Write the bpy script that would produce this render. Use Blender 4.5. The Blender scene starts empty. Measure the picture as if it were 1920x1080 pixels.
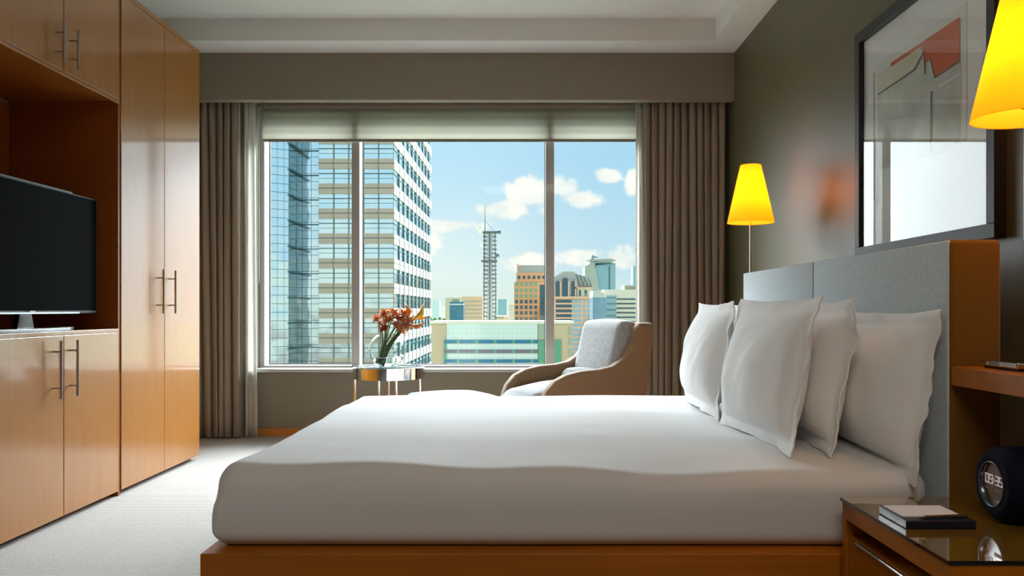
import bpy, bmesh, math, random
from mathutils import Vector, Matrix, noise
random.seed(7)
sc = bpy.context.scene
col = sc.collection
R = math.radians
PI = math.pi

# ------------------------------------------------------------------ camera
cd = bpy.data.cameras.new('camera'); cam = bpy.data.objects.new('camera', cd); col.objects.link(cam)
cam.location = (0, 0, 1.0); cam.rotation_euler = (R(90), 0, 0)
cd.sensor_width = 36; cd.lens = 1587 / 1920 * 36
cd.shift_x = -20 / 1920; cd.shift_y = 40 / 1920
cd.clip_start = 0.05; cd.clip_end = 6000
sc.camera = cam
vs = sc.view_settings
sc.display_settings.display_device = 'sRGB'
vs.view_transform = 'Standard'; vs.look = 'None'; vs.gamma = 1; vs.exposure = 0.16; vs.use_curve_mapping = False

# ------------------------------------------------------------------ world
def world():
    w = bpy.data.worlds.new('sky'); sc.world = w; w.use_nodes = True
    nt = w.node_tree; N = nt.nodes; L = nt.links; N.clear()
    out = N.new('ShaderNodeOutputWorld'); bg = N.new('ShaderNodeBackground'); L.new(bg.outputs[0], out.inputs[0])
    tc = N.new('ShaderNodeTexCoord'); sp = N.new('ShaderNodeSeparateXYZ'); L.new(tc.outputs['Generated'], sp.inputs[0])
    def M(op, a, b=None, c=None, clamp=False):
        n = N.new('ShaderNodeMath'); n.operation = op; n.use_clamp = clamp
        for i, v in enumerate((a, b, c)):
            if v is None: continue
            if isinstance(v, (int, float)): n.inputs[i].default_value = v
            else: L.new(v, n.inputs[i])
        return n.outputs[0]
    def sm(v, a, b):
        n = N.new('ShaderNodeMapRange'); n.interpolation_type = 'SMOOTHSTEP'
        L.new(v, n.inputs[0]); n.inputs[1].default_value = a; n.inputs[2].default_value = b
        return n.outputs[0]
    def mix(f, a, b):
        n = N.new('ShaderNodeMix'); n.data_type = 'RGBA'
        if isinstance(f, (int, float)): n.inputs[0].default_value = f
        else: L.new(f, n.inputs[0])
        for k, v in ((6, a), (7, b)):
            if isinstance(v, tuple): n.inputs[k].default_value = (*v, 1)
            else: L.new(v, n.inputs[k])
        return n.outputs[2]
    x, y, z = sp.outputs
    ysafe = M('MAXIMUM', y, 0.05)
    u = M('DIVIDE', x, ysafe); v = M('DIVIDE', z, ysafe)
    # blue gradient of the patch of sky over the city
    g = sm(z, 0.0, 0.2)
    base = mix(g, (0.78, 0.88, 0.84), (0.47, 0.73, 0.90))
    right = sm(u, -0.10, 0.13)
    base = mix(M('MULTIPLY', right, 0.45), base, (0.28, 0.56, 0.77))
    base = mix(sm(z, 0.05, 0.0), base, (0.70, 0.82, 0.75))
    # cumulus clouds
    nz = N.new('ShaderNodeTexNoise'); L.new(tc.outputs['Generated'], nz.inputs['Vector'])
    nz.inputs['Scale'].default_value = 26; nz.inputs['Detail'].default_value = 6; nz.inputs['Roughness'].default_value = 0.6
    nv = M('SUBTRACT', nz.outputs[0], 0.5)
    blobs = [(-.022, .119, .045, .013), (.014, .136, .034, .020), (.045, .143, .030, .017), (.066, .130, .026, .014),
             (.099, .158, .017, .010), (.134, .148, .012, .014), (-.090, .099, .048, .008), (.010, .054, .036, .012),
             (.068, .061, .040, .012), (.118, .060, .030, .014), (-.17, .105, .07, .02), (-.13, .085, .03, .02)]
    acc = None
    for (a, b, rx, ry) in blobs:
        d = M('ADD', M('POWER', M('DIVIDE', M('SUBTRACT', u, a), rx), 2), M('POWER', M('DIVIDE', M('SUBTRACT', v, b), ry), 2))
        q = M('SUBTRACT', 1.0, M('SQRT', d))
        acc = q if acc is None else M('MAXIMUM', acc, q)
    acc = M('ADD', acc, M('MULTIPLY', nv, 2.6))
    cm = M('MULTIPLY', sm(acc, -0.1, 0.45), sm(y, 0.1, 0.3))
    cl = mix(sm(nz.outputs[0], 0.35, 0.65), (0.82, 0.85, 0.82), (1.0, 0.97, 0.88))
    base = mix(M('MULTIPLY', cm, 0.9), base, cl)
    # brightness added out of view, above and beside that patch, to light the room
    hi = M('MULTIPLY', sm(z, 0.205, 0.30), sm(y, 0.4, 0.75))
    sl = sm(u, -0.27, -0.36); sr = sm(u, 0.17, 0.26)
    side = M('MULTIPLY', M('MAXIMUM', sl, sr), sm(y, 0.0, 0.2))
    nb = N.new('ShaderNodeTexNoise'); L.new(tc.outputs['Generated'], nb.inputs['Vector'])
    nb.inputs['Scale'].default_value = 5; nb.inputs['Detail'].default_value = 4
    boost_var = M('ADD', 0.75, M('MULTIPLY', nb.outputs[0], 0.5))
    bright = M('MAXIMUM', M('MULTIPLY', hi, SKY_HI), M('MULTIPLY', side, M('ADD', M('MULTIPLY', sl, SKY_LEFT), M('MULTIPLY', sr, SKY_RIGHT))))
    bright = M('MULTIPLY', bright, boost_var)
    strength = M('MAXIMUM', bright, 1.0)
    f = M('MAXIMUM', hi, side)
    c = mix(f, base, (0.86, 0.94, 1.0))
    # below the horizon: hazy ground
    dn = sm(z, -0.005, -0.06)
    c = mix(dn, c, (0.46, 0.48, 0.46))
    strength = M('ADD', M('MULTIPLY', strength, M('SUBTRACT', 1.0, dn)), M('MULTIPLY', dn, 1.0))
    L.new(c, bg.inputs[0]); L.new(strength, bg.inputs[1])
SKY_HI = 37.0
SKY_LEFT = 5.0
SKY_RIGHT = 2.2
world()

def light(name, kind, loc, power, color, rot=(0, 0, 0), **kw):
    d = bpy.data.lights.new(name, kind); d.energy = power; d.color = color
    for k, v in kw.items(): setattr(d, k, v)
    o = bpy.data.objects.new(name, d); col.objects.link(o); o.location = loc; o.rotation_euler = rot
    return o
light('sunlight', 'SUN', (0, -30, 60), 0.9, (1.0, 0.93, 0.84), (R(52), 0, R(22)), angle=R(1.0))
# unseen warm fill light added for the room (its body is built further down)
light('added_fill_light', 'AREA', (0.1, -0.55, 3.03), 36, (1.0, 0.90, 0.80), (0, 0, 0), shape='RECTANGLE', size=1.5, size_y=0.9)

# ------------------------------------------------------------------ materials
def S(r, g, b):
    f = lambda c: (c / 255 / 12.92) if c / 255 <= 0.04045 else ((c / 255 + 0.055) / 1.055) ** 2.4
    return (f(r), f(g), f(b))
class NT:
    def __init__(s, name):
        s.m = bpy.data.materials.new(name); s.m.use_nodes = True
        s.nt = s.m.node_tree; s.N = s.nt.nodes; s.L = s.nt.links
        s.b = s.N['Principled BSDF']; s.out = s.N['Material Output']
    def n(s, t, **kw):
        q = s.N.new(t)
        for k, v in kw.items():
            if k in q.inputs: q.inputs[k].default_value = v
            else: setattr(q, k, v)
        return q
    def link(s, a, b): s.L.new(a, b)
    def coord(s, kind='Object', scale=(1, 1, 1), rot=(0, 0, 0)):
        tc = s.n('ShaderNodeTexCoord'); mp = s.n('ShaderNodeMapping'); mp.inputs['Scale'].default_value = scale
        mp.inputs['Rotation'].default_value = rot
        s.link(tc.outputs[kind], mp.inputs[0]); return mp.outputs[0]
    def ramp(s, fac, stops):
        r = s.n('ShaderNodeValToRGB'); e = r.color_ramp.elements
        while len(e) < len(stops): e.new(0.5)
        for q, (p, c) in zip(e, stops): q.position = p; q.color = (*c, 1)
        s.link(fac, r.inputs[0]); return r.outputs[0]
    def bump(s, h, strength=0.2, dist=0.01):
        b = s.n('ShaderNodeBump'); b.inputs['Strength'].default_value = strength; b.inputs['Distance'].default_value = dist
        s.link(h, b.inputs['Height']); s.link(b.outputs[0], s.b.inputs['Normal'])
def plain(name, c, rough=0.5, metal=0.0, coat=0.0, var=0.0, scale=20, bump=0.0, spec=None, sheen=0.0, stretch=(1, 1, 1), coat_rough=0.05, bdist=0.003):
    t = NT(name); b = t.b
    b.inputs['Base Color'].default_value = (*c, 1); b.inputs['Roughness'].default_value = rough
    b.inputs['Metallic'].default_value = metal; b.inputs['Coat Weight'].default_value = coat
    b.inputs['Coat Roughness'].default_value = coat_rough
    if spec is not None: b.inputs['Specular IOR Level'].default_value = spec
    if sheen: b.inputs['Sheen Weight'].default_value = sheen
    if var or bump:
        n = t.n('ShaderNodeTexNoise', Scale=scale, Detail=5.0); t.link(t.coord(scale=stretch), n.inputs['Vector'])
        if var:
            t.link(t.ramp(n.outputs[0], [(0.3, tuple(x * (1 - var) for x in c)), (0.7, tuple(min(1, x * (1 + var)) for x in c))]), b.inputs['Base Color'])
        if bump: t.bump(n.outputs[0], bump, bdist)
    return t.m
def wood(name, c, stretch=(14, 14, 0.9), coat=1.0, rough=0.45, coat_rough=0.09, ior=1.5, var=0.13):
    t = NT(name)
    n = t.n('ShaderNodeTexNoise', Scale=3.0, Detail=7.0, Roughness=0.6); t.link(t.coord(scale=stretch), n.inputs['Vector'])
    n2 = t.n('ShaderNodeTexNoise', Scale=1.2, Detail=2.0); t.link(t.coord(scale=(1, 1, .6)), n2.inputs['Vector'])
    mx = t.n('ShaderNodeMath', operation='ADD'); t.link(n.outputs[0], mx.inputs[0]); t.link(n2.outputs[0], mx.inputs[1])
    hf = t.n('ShaderNodeMath', operation='MULTIPLY'); t.link(mx.outputs[0], hf.inputs[0]); hf.inputs[1].default_value = .5
    t.link(t.ramp(hf.outputs[0], [(0.35, tuple(x * (1 - var) for x in c)), (0.65, tuple(x * (1 + var) for x in c))]), t.b.inputs['Base Color'])
    t.b.inputs['Roughness'].default_value = rough
    t.b.inputs['Coat Weight'].default_value = coat; t.b.inputs['Coat Roughness'].default_value = coat_rough
    t.b.inputs['Coat IOR'].default_value = ior
    return t.m
def fabric(name, c, scale=350, var=0.12, bump=0.4, rough=0.9, stretch=(1, 1, 1), sheen=0.3):
    return plain(name, c, rough=rough, var=var, scale=scale, bump=bump, spec=0.2, sheen=sheen, stretch=stretch, bdist=0.002)
M = {}
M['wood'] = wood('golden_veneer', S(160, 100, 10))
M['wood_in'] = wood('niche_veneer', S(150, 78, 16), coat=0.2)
M['wood_bed'] = wood('orange_veneer', S(170, 98, 8), stretch=(0.9, 14, 14), coat=0.12, coat_rough=0.2)
M['wood_bed'].node_tree.nodes['Principled BSDF'].inputs['Specular IOR Level'].default_value = 0.25
M['wood_base'] = wood('baseboard_veneer', S(205, 130, 55), stretch=(0.9, 14, 14), coat=0.2)
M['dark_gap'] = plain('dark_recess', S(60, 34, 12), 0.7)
M['steel'] = plain('brushed_steel', (0.42, 0.38, 0.33), 0.32, 1.0, var=0.1, scale=60, stretch=(8, 8, 1))
M['chrome'] = plain('chrome', (0.82, 0.82, 0.84), 0.06, 1.0)
M['white_paint'] = plain('ceiling_paint', (0.80, 0.80, 0.77), 0.7, bump=0.05, scale=80)
M['taupe'] = plain('taupe_paint', S(140, 132, 116), 0.75, bump=0.05, scale=120)
M['olive'] = plain('olive_grey_paint', S(96, 90, 66), 0.42, spec=0.4, bump=0.04, scale=120, var=0.02)
M['alu'] = plain('window_aluminium', S(176, 175, 172), 0.35, 0.0, coat=0.3)
M['sill'] = plain('sill_paint', S(186, 186, 184), 0.3)
M['curtain'] = fabric('taupe_curtain', S(150, 138, 122), scale=500)
M['velvet'] = fabric('blue_grey_velvet', S(196, 208, 214), scale=60, var=0.08, bump=0.15)
M['ochre'] = fabric('ochre_side', S(118, 78, 12), scale=200, var=0.06)
M['shell'] = fabric('tan_chair_weave', S(140, 112, 84), scale=260, var=0.22)
M['cushion'] = fabric('grey_chair_weave', S(156, 159, 160), scale=40, var=0.26, bump=0.5, stretch=(3, 3, 0.8))
M['cushion2'] = fabric('grey_seat_weave', S(122, 125, 128), scale=120, var=0.15, bump=0.4)
M['stool'] = fabric('pale_stool_weave', S(150, 153, 155), scale=200, var=0.06, bump=0.3)
M['linen'] = plain('white_linen', (0.73, 0.73, 0.73), 0.85, bump=0.12, scale=14, spec=0.2, sheen=0.2, bdist=0.004)
M['pillow'] = plain('white_pillow_linen', (0.93, 0.93, 0.925), 0.85, bump=0.25, scale=9, spec=0.2, sheen=0.2, bdist=0.006, stretch=(1, 1, 0.4))
M['black_plastic'] = plain('black_plastic', (0.008, 0.009, 0.012), 0.35)
M['black_gloss'] = plain('black_gloss', (0.004, 0.005, 0.007), 0.08)
M['screen'] = plain('tv_screen', (0.003, 0.0035, 0.0045), 0.22, spec=0.06)
M['silver'] = plain('silver_trim', (0.45, 0.48, 0.5), 0.3, 1.0)
M['screen'].node_tree.nodes['Principled BSDF'].inputs['IOR'].default_value = 1.13
M['dark_ring'] = plain('dark_ring_metal', (0.12, 0.15, 0.19), 0.25, 1.0)
M['navy'] = plain('navy_black_cloth', (0.003, 0.005, 0.016), 0.75, bump=0.3, scale=300, spec=0.15)
M['leather'] = plain('black_leather', (0.008, 0.012, 0.022), 0.3, bump=0.15, scale=200)
M['paper'] = plain('white_paper', (0.78, 0.78, 0.82), 0.8)
M['brass'] = plain('pen_metal', (0.55, 0.45, 0.36), 0.25, 1.0)
M['frame'] = plain('dark_picture_frame', S(44, 44, 46), 0.45, spec=0.25)
M['mat_board'] = plain('mat_board', S(245, 245, 244), 0.8)
M['green_stem'] = plain('green_stem', S(60, 92, 34), 0.45, var=0.2, scale=30)
def petal_mat(name, c, c2):
    t = NT(name); t.N.remove(t.b)
    n = t.n('ShaderNodeTexNoise', Scale=45.0, Detail=3.0); t.link(t.coord(), n.inputs['Vector'])
    r = t.ramp(n.outputs[0], [(.35, c), (.65, c2)])
    d = t.n('ShaderNodeBsdfDiffuse'); l = t.n('ShaderNodeBsdfTranslucent'); t.link(r, d.inputs[0]); t.link(r, l.inputs[0])
    m = t.n('ShaderNodeMixShader', Fac=0.3); t.link(d.outputs[0], m.inputs[1]); t.link(l.outputs[0], m.inputs[2]); t.link(m.outputs[0], t.out.inputs[0]); return t.m
M['petal_rust'] = petal_mat('rust_petal', S(206, 118, 74), S(240, 190, 146))
M['petal_dark'] = petal_mat('brown_petal', S(160, 82, 54), S(214, 134, 92))
M['petal_yellow'] = plain('yellow_petal', S(196, 170, 30), 0.4, var=0.2, scale=30)
M['petal_orange'] = plain('orange_petal', S(215, 130, 50), 0.4, var=0.25, scale=30)

def carpet():
    t = NT('ribbed_carpet'); c = t.coord()
    w = t.n('ShaderNodeTexWave', wave_type='BANDS', bands_direction='Y', Scale=22.0, Distortion=1.6); w.inputs['Detail'].default_value = 3; w.inputs['Detail Scale'].default_value = 8
    t.link(c, w.inputs['Vector'])
    n = t.n('ShaderNodeTexNoise', Scale=260.0, Detail=3.0); t.link(c, n.inputs['Vector'])
    a = t.n('ShaderNodeMath', operation='MULTIPLY'); t.link(n.outputs[0], a.inputs[0]); a.inputs[1].default_value = 0.8
    s = t.n('ShaderNodeMath', operation='ADD'); t.link(w.outputs['Fac'], s.inputs[0]); t.link(a.outputs[0], s.inputs[1])
    h = t.n('ShaderNodeMath', operation='MULTIPLY'); t.link(s.outputs[0], h.inputs[0]); h.inputs[1].default_value = .55
    t.link(t.ramp(h.outputs[0], [(0.15, S(128, 122, 116)), (0.75, S(206, 202, 198))]), t.b.inputs['Base Color'])
    t.b.inputs['Roughness'].default_value = 0.95; t.bump(s.outputs[0], 0.5, 0.004)
    return t.m
M['carpet'] = carpet()

def thin_glass(name, tint=(0.97, 1.0, 0.985), fac=0.6, rough=0.0, ior=1.45):
    t = NT(name); t.N.remove(t.b)
    tr = t.n('ShaderNodeBsdfTransparent', Color=(*tint, 1)); gl = t.n('ShaderNodeBsdfGlossy', Roughness=rough)
    lw = t.n('ShaderNodeLayerWeight', Blend=0.5); f0 = ((ior - 1) / (ior + 1)) ** 2
    p = t.n('ShaderNodeMath', operation='POWER'); t.link(lw.outputs['Facing'], p.inputs[0]); p.inputs[1].default_value = 5
    q = t.n('ShaderNodeMath', operation='MULTIPLY_ADD'); t.link(p.outputs[0], q.inputs[0]); q.inputs[1].default_value = 1 - f0; q.inputs[2].default_value = f0
    m = t.n('ShaderNodeMath', operation='MULTIPLY'); t.link(q.outputs[0], m.inputs[0]); m.inputs[1].default_value = fac
    mx = t.n('ShaderNodeMixShader'); t.link(m.outputs[0], mx.inputs[0]); t.link(tr.outputs[0], mx.inputs[1]); t.link(gl.outputs[0], mx.inputs[2])
    t.link(mx.outputs[0], t.out.inputs[0]); return t.m
M['pane'] = thin_glass('window_glass', (0.975, 0.988, 0.98), 0.12)
M['picture_glass'] = thin_glass('picture_glass', (0.97, 0.98, 0.98), 1.0, 0.005, 1.62)
M['table_glass'] = thin_glass('table_glass', (0.86, 0.93, 0.92), 1.0, 0.0, 1.6)
M['night_glass'] = plain('ochre_reflection_glass', S(128, 94, 26), 0.06, coat=1.0, coat_rough=0.01)  # the headboard's ochre reflection is put into the base colour
M['night_edge'] = plain('glass_edge', (0.004, 0.007, 0.010), 0.1, coat=0.6)
def real_glass(name, col_=(1, 1, 1), ior=1.45, rough=0.0):
    t = NT(name); t.b.inputs['Transmission Weight'].default_value = 1.0; t.b.inputs['IOR'].default_value = ior
    t.b.inputs['Base Color'].default_value = (*col_, 1); t.b.inputs['Roughness'].default_value = rough
    return t.m
M['vase_glass'] = thin_glass('vase_glass', (0.93, 0.96, 0.955), 0.45, 0.0, 1.5)
vt = M['vase_glass'].node_tree
_t = [q for q in vt.nodes if q.type == 'BSDF_TRANSPARENT'][0]; _l = [q for q in vt.nodes if q.type == 'LAYER_WEIGHT'][0]
_r = vt.nodes.new('ShaderNodeValToRGB'); _r.color_ramp.elements[0].position = .55; _r.color_ramp.elements[0].color = (.97, .985, .98, 1)
_r.color_ramp.elements[1].position = .97; _r.color_ramp.elements[1].color = (.42, .48, .47, 1)
vt.links.new(_l.outputs['Facing'], _r.inputs[0]); vt.links.new(_r.outputs[0], _t.inputs[0])
M['water'] = real_glass('water', (0.98, 1, 1), 1.33)
def sheer(name, c, tr=0.35):
    t = NT(name); t.N.remove(t.b)
    a = t.n('ShaderNodeBsdfTransparent'); d = t.n('ShaderNodeBsdfDiffuse', Color=(*c, 1)); l = t.n('ShaderNodeBsdfTranslucent', Color=(*c, 1))
    m1 = t.n('ShaderNodeMixShader', Fac=0.55); t.link(d.outputs[0], m1.inputs[1]); t.link(l.outputs[0], m1.inputs[2])
    m2 = t.n('ShaderNodeMixShader', Fac=1 - tr); t.link(a.outputs[0], m2.inputs[1]); t.link(m1.outputs[0], m2.inputs[2])
    t.link(m2.outputs[0], t.out.inputs[0]); return t
M['sheer'] = sheer('sheer_voile', (0.82, 0.81, 0.77), 0.15).m
def blind_mat():
    t = sheer('blind_screen', (0.50, 0.48, 0.40), 0.16)
    w = t.n('ShaderNodeTexWave', wave_type='BANDS', bands_direction='Z', Scale=5.5, Distortion=0.3); t.link(t.coord(), w.inputs['Vector'])
    r = t.ramp(w.outputs['Fac'], [(0.0, (0.40, 0.385, 0.32)), (1.0, (0.46, 0.445, 0.37))])
    for q in t.N:
        if q.type in ('BSDF_DIFFUSE', 'BSDF_TRANSLUCENT'): t.link(r, q.inputs['Color'])
    return t.m
M['blind'] = blind_mat()
def shade_mat():
    t = NT('lamp_shade_fabric'); t.N.remove(t.b)
    c = (0.96, 0.60, 0.06)
    d = t.n('ShaderNodeBsdfDiffuse', Color=(*c, 1)); l = t.n('ShaderNodeBsdfTranslucent', Color=(*c, 1)); e = t.n('ShaderNodeEmission', Color=(1.0, 0.55, 0.01, 1), Strength=0.28)
    m1 = t.n('ShaderNodeMixShader', Fac=0.6); t.link(d.outputs[0], m1.inputs[1]); t.link(l.outputs[0], m1.inputs[2])
    a = t.n('ShaderNodeAddShader'); t.link(m1.outputs[0], a.inputs[0]); t.link(e.outputs[0], a.inputs[1])
    t.link(a.outputs[0], t.out.inputs[0]); return t.m
M['shade'] = shade_mat()
def emit(name, c, s):
    t = NT(name); t.b.inputs['Base Color'].default_value = (*c, 1); t.b.inputs['Emission Color'].default_value = (*c, 1); t.b.inputs['Emission Strength'].default_value = s
    return t.m
M['bulb'] = emit('bulb_glow', (1.0, 0.8, 0.45), 6)
M['digits'] = emit('clock_digits', (0.80, 0.68, 0.74), 0.25)

# ------------------------------------------------------------------ helpers
def tag(o, label=None, cat=None, group=None, kind=None):
    if label: o['label'] = label
    if cat: o['category'] = cat
    if group: o['group'] = group
    if kind: o['kind'] = kind
    return o
def empty(name, loc=(0, 0, 0), rz=0, label=None, cat=None, group=None):
    o = bpy.data.objects.new(name, None); col.objects.link(o); o.location = loc; o.rotation_euler = (0, 0, rz); o.empty_display_size = 0.05
    return tag(o, label, cat, group)
def link(name, me, mat, parent=None, smooth=False):
    if mat is not None:
        for m in (mat if isinstance(mat, list) else [mat]): me.materials.append(m)
    o = bpy.data.objects.new(name, me); col.objects.link(o)
    if smooth:
        for p in me.polygons: p.use_smooth = True
    if parent: o.parent = parent
    return o
class B:
    """collects shapes for one mesh"""
    def __init__(s): s.bm = bmesh.new()
    def box(s, x0, x1, y0, y1, z0, z1, bev=0, rot=None):
        r = bmesh.ops.create_cube(s.bm, size=1); v = r['verts']
        for q in v: q.co = Vector(((x0 + x1) / 2 + q.co.x * (x1 - x0), (y0 + y1) / 2 + q.co.y * (y1 - y0), (z0 + z1) / 2 + q.co.z * (z1 - z0)))
        if bev:
            e = list({e for q in v for e in q.link_edges})
            bmesh.ops.bevel(s.bm, geom=e, offset=bev, segments=2, profile=0.5, affect='EDGES')
        return s
    def cyl(s, p0, p1, r0, r1=None, seg=24, caps=True):
        p0 = Vector(p0); p1 = Vector(p1); d = p1 - p0; r1 = r0 if r1 is None else r1
        q = bmesh.ops.create_cone(s.bm, cap_ends=caps, segments=seg, radius1=r0, radius2=r1, depth=d.length)
        m = Matrix.Translation((p0 + p1) / 2) @ d.to_track_quat('Z', 'Y').to_matrix().to_4x4()
        bmesh.ops.transform(s.bm, matrix=m, verts=q['verts']); return s
    def sph(s, c, r, sc_=(1, 1, 1), u=20, v=12):
        q = bmesh.ops.create_uvsphere(s.bm, u_segments=u, v_segments=v, radius=r)
        bmesh.ops.transform(s.bm, matrix=Matrix.Translation(c) @ Matrix.Diagonal((*sc_, 1)), verts=q['verts']); return s
    def lathe(s, prof, c=(0, 0, 0), seg=48, axis='Z', close=False):
        rings = []
        for (r, h) in prof:
            ring = []
            for i in range(seg):
                a = 2 * PI * i / seg
                if axis == 'Z': p = (c[0] + r * math.cos(a), c[1] + r * math.sin(a), c[2] + h)
                else: p = (c[0] + h, c[1] + r * math.cos(a), c[2] + r * math.sin(a))
                ring.append(s.bm.verts.new(p))
            rings.append(ring)
        n = len(rings)
        for k in range(n if close else n - 1):
            a, b = rings[k], rings[(k + 1) % n]
            for i in range(seg):
                s.bm.faces.new((a[i], a[(i + 1) % seg], b[(i + 1) % seg], b[i]))
        return s
    def prism(s, pts, axis, a0, a1):
        """pts 2-D outline; axis 'X' -> (y,z), 'Y' -> (x,z), 'Z' -> (x,y)"""
        def P(p, a): return {'X': (a, p[0], p[1]), 'Y': (p[0], a, p[1]), 'Z': (p[0], p[1], a)}[axis]
        A = [s.bm.verts.new(P(p, a0)) for p in pts]; C = [s.bm.verts.new(P(p, a1)) for p in pts]
        s.bm.faces.new(A); s.bm.faces.new(C[::-1])
        n = len(pts)
        for i in range(n): s.bm.faces.new((A[i], C[i], C[(i + 1) % n], A[(i + 1) % n]))
        return s
    def tube(s, pts, rad, seg=8):
        pts = [Vector(p) for p in pts]; rings = []
        for i, p in enumerate(pts):
            d = (pts[min(i + 1, len(pts) - 1)] - pts[max(i - 1, 0)]).normalized()
            up = Vector((0, 0, 1)) if abs(d.z) < 0.95 else Vector((0, 1, 0))
            a = d.cross(up).normalized(); b = d.cross(a)
            r = rad[i] if isinstance(rad, (list, tuple)) else rad
            rings.append([s.bm.verts.new(p + a * math.cos(2 * PI * k / seg) * r + b * math.sin(2 * PI * k / seg) * r) for k in range(seg)])
        for k in range(len(rings) - 1):
            a, b = rings[k], rings[k + 1]
            for i in range(seg): s.bm.faces.new((a[i], a[(i + 1) % seg], b[(i + 1) % seg], b[i]))
        s.bm.faces.new(rings[0][::-1]); s.bm.faces.new(rings[-1]); return s
    def grid(s, fn, nu, nv, closed=False):
        g = [[s.bm.verts.new(fn(i / nu, j / nv)) for j in range(nv + 1)] for i in range(nu + 1)]
        for i in range(nu):
            for j in range(nv): s.bm.faces.new((g[i][j], g[i + 1][j], g[i + 1][j + 1], g[i][j + 1]))
        return s
    def done(s, name, mat, parent=None, smooth=False, bevel=0, angle=None):
        bmesh.ops.recalc_face_normals(s.bm, faces=s.bm.faces)
        me = bpy.data.meshes.new(name); s.bm.to_mesh(me); s.bm.free()
        o = link(name, me, mat, parent, smooth)
        if smooth and angle:
            me.set_sharp_from_angle(angle=R(angle))
        if bevel:
            m = o.modifiers.new('bevel', 'BEVEL'); m.width = bevel; m.segments = 3; m.limit_method = 'ANGLE'
        return o
def copy_tree(o, parent=None):
    c = o.copy(); col.objects.link(c)
    if parent: c.parent = parent; c.matrix_parent_inverse = o.matrix_parent_inverse.copy()
    for ch in list(o.children): copy_tree(ch, c)
    return c
def struct(o): o['kind'] = 'structure'; return o

# ------------------------------------------------------------------ room shell
XL, XR, YB, YN = -2.76, 1.60, 6.70, -2.2
struct(B().box(XL - .15, XR + .15, YN - .15, YB + .3, -.2, 0).done('floor', M['carpet']))
# ceiling: low border (soffit) along the window and the bed wall, raised tray in the middle
cb = B()
cb.box(XL - .15, XR + .15, 6.11, YB + .5, 2.94, 3.3)
cb.box(1.39, XR + .15, YN - .15, 6.11, 2.94, 3.3)
cb.box(XL - .15, 1.39, YN - .15, 6.11, 3.10, 3.3)
struct(cb.done('ceiling', M['white_paint']))
struct(B().box(XR, XR + .15, YN - .15, YB + .5, 0, 2.94).done('wall_right', M['olive']))
struct(B().box(XL - .15, XL, YN - .15, YB + .5, 0, 3.10).done('wall_left', M['taupe']))
struct(B().box(XL, XR, YN - .15, YN, 0, 3.10).done('wall_near', M['taupe']))
WX0, WX1, WZ0, WZ1 = -2.115, 0.985, 0.515, 2.64
wb = B()
wb.box(XL, WX0, YB, YB + .3, 0, 2.94); wb.box(WX1, XR, YB, YB + .3, 0, 2.94)
wb.box(WX0, WX1, YB, YB + .3, 0, WZ0); wb.box(WX0, WX1, YB, YB + .3, WZ1, 2.94)
struct(wb.done('wall_far', M['taupe']))
struct(B().box(XL, XR, YB - .014, YB, 0, .058, bev=.003).done('baseboard_far', M['wood_base']))
struct(B().box(XR - .014, XR, 5.22, YB - .02, 0, .058, bev=.003).done('baseboard_right', M['wood_base']))
struct(B().box(XL, XR, 6.40, 6.49, 2.585, 2.94).done('trim_1', M['taupe']))            # curtain pelmet
struct(B().box(WX0 - .03, WX1 + .03, 6.635, 6.80, .505, .532, bev=.004).done('trim_2', M['sill']))
# window
win = empty('window_1', (-.57, 6.88, WZ0)); win['kind'] = 'structure'
def wpart(name, b, mat, **k):
    o = b.done(name, mat, win, **k); o.matrix_parent_inverse = Matrix.Translation((.57, -6.88, -WZ0)); return o
fb = B()
fb.box(WX0, -2.075, 6.80, 6.98, WZ0, WZ1); fb.box(.933, WX1, 6.80, 6.98, WZ0, WZ1)
fb.box(-2.075, .933, 6.80, 6.98, WZ0, .549); fb.box(-2.075, .933, 6.80, 6.98, 2.56, WZ1)
wpart('window_frame', fb, M['alu'], bevel=.004)
for (a, b_) in ((-1.375, -1.311), (.184, .253)):
    wpart('mullion', B().box(a, b_, 6.80, 6.98, .549, 2.56), M['alu'], bevel=.004)
gk = M['black_plastic']
for (a, b_) in ((-2.075, -1.375), (-1.311, .184), (.253, .933)):
    p = wpart('window_pane', B().box(a, b_, 6.948, 6.954, .549, 2.56), M['pane'])
    g = B(); t_ = .006
    g.box(a, a + t_, 6.94, 6.948, .549, 2.56); g.box(b_ - t_, b_, 6.94, 6.948, .549, 2.56); g.box(a, b_, 6.94, 6.948, .549, .549 + t_); g.box(a, b_, 6.94, 6.948, 2.56 - t_, 2.56)
    wpart('glazing_gasket', g, gk)

# made-up body of the added fill light, behind the viewer
cl = empty('added_fill_panel', (.1, -.55, 3.10), label='rectangular white ceiling panel added for the fill light, unseen behind the viewer', cat='ceiling light')
o = B().box(-.8, .8, -.5, .5, -.06, 0).done('housing', M['white_paint'], cl)
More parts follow.
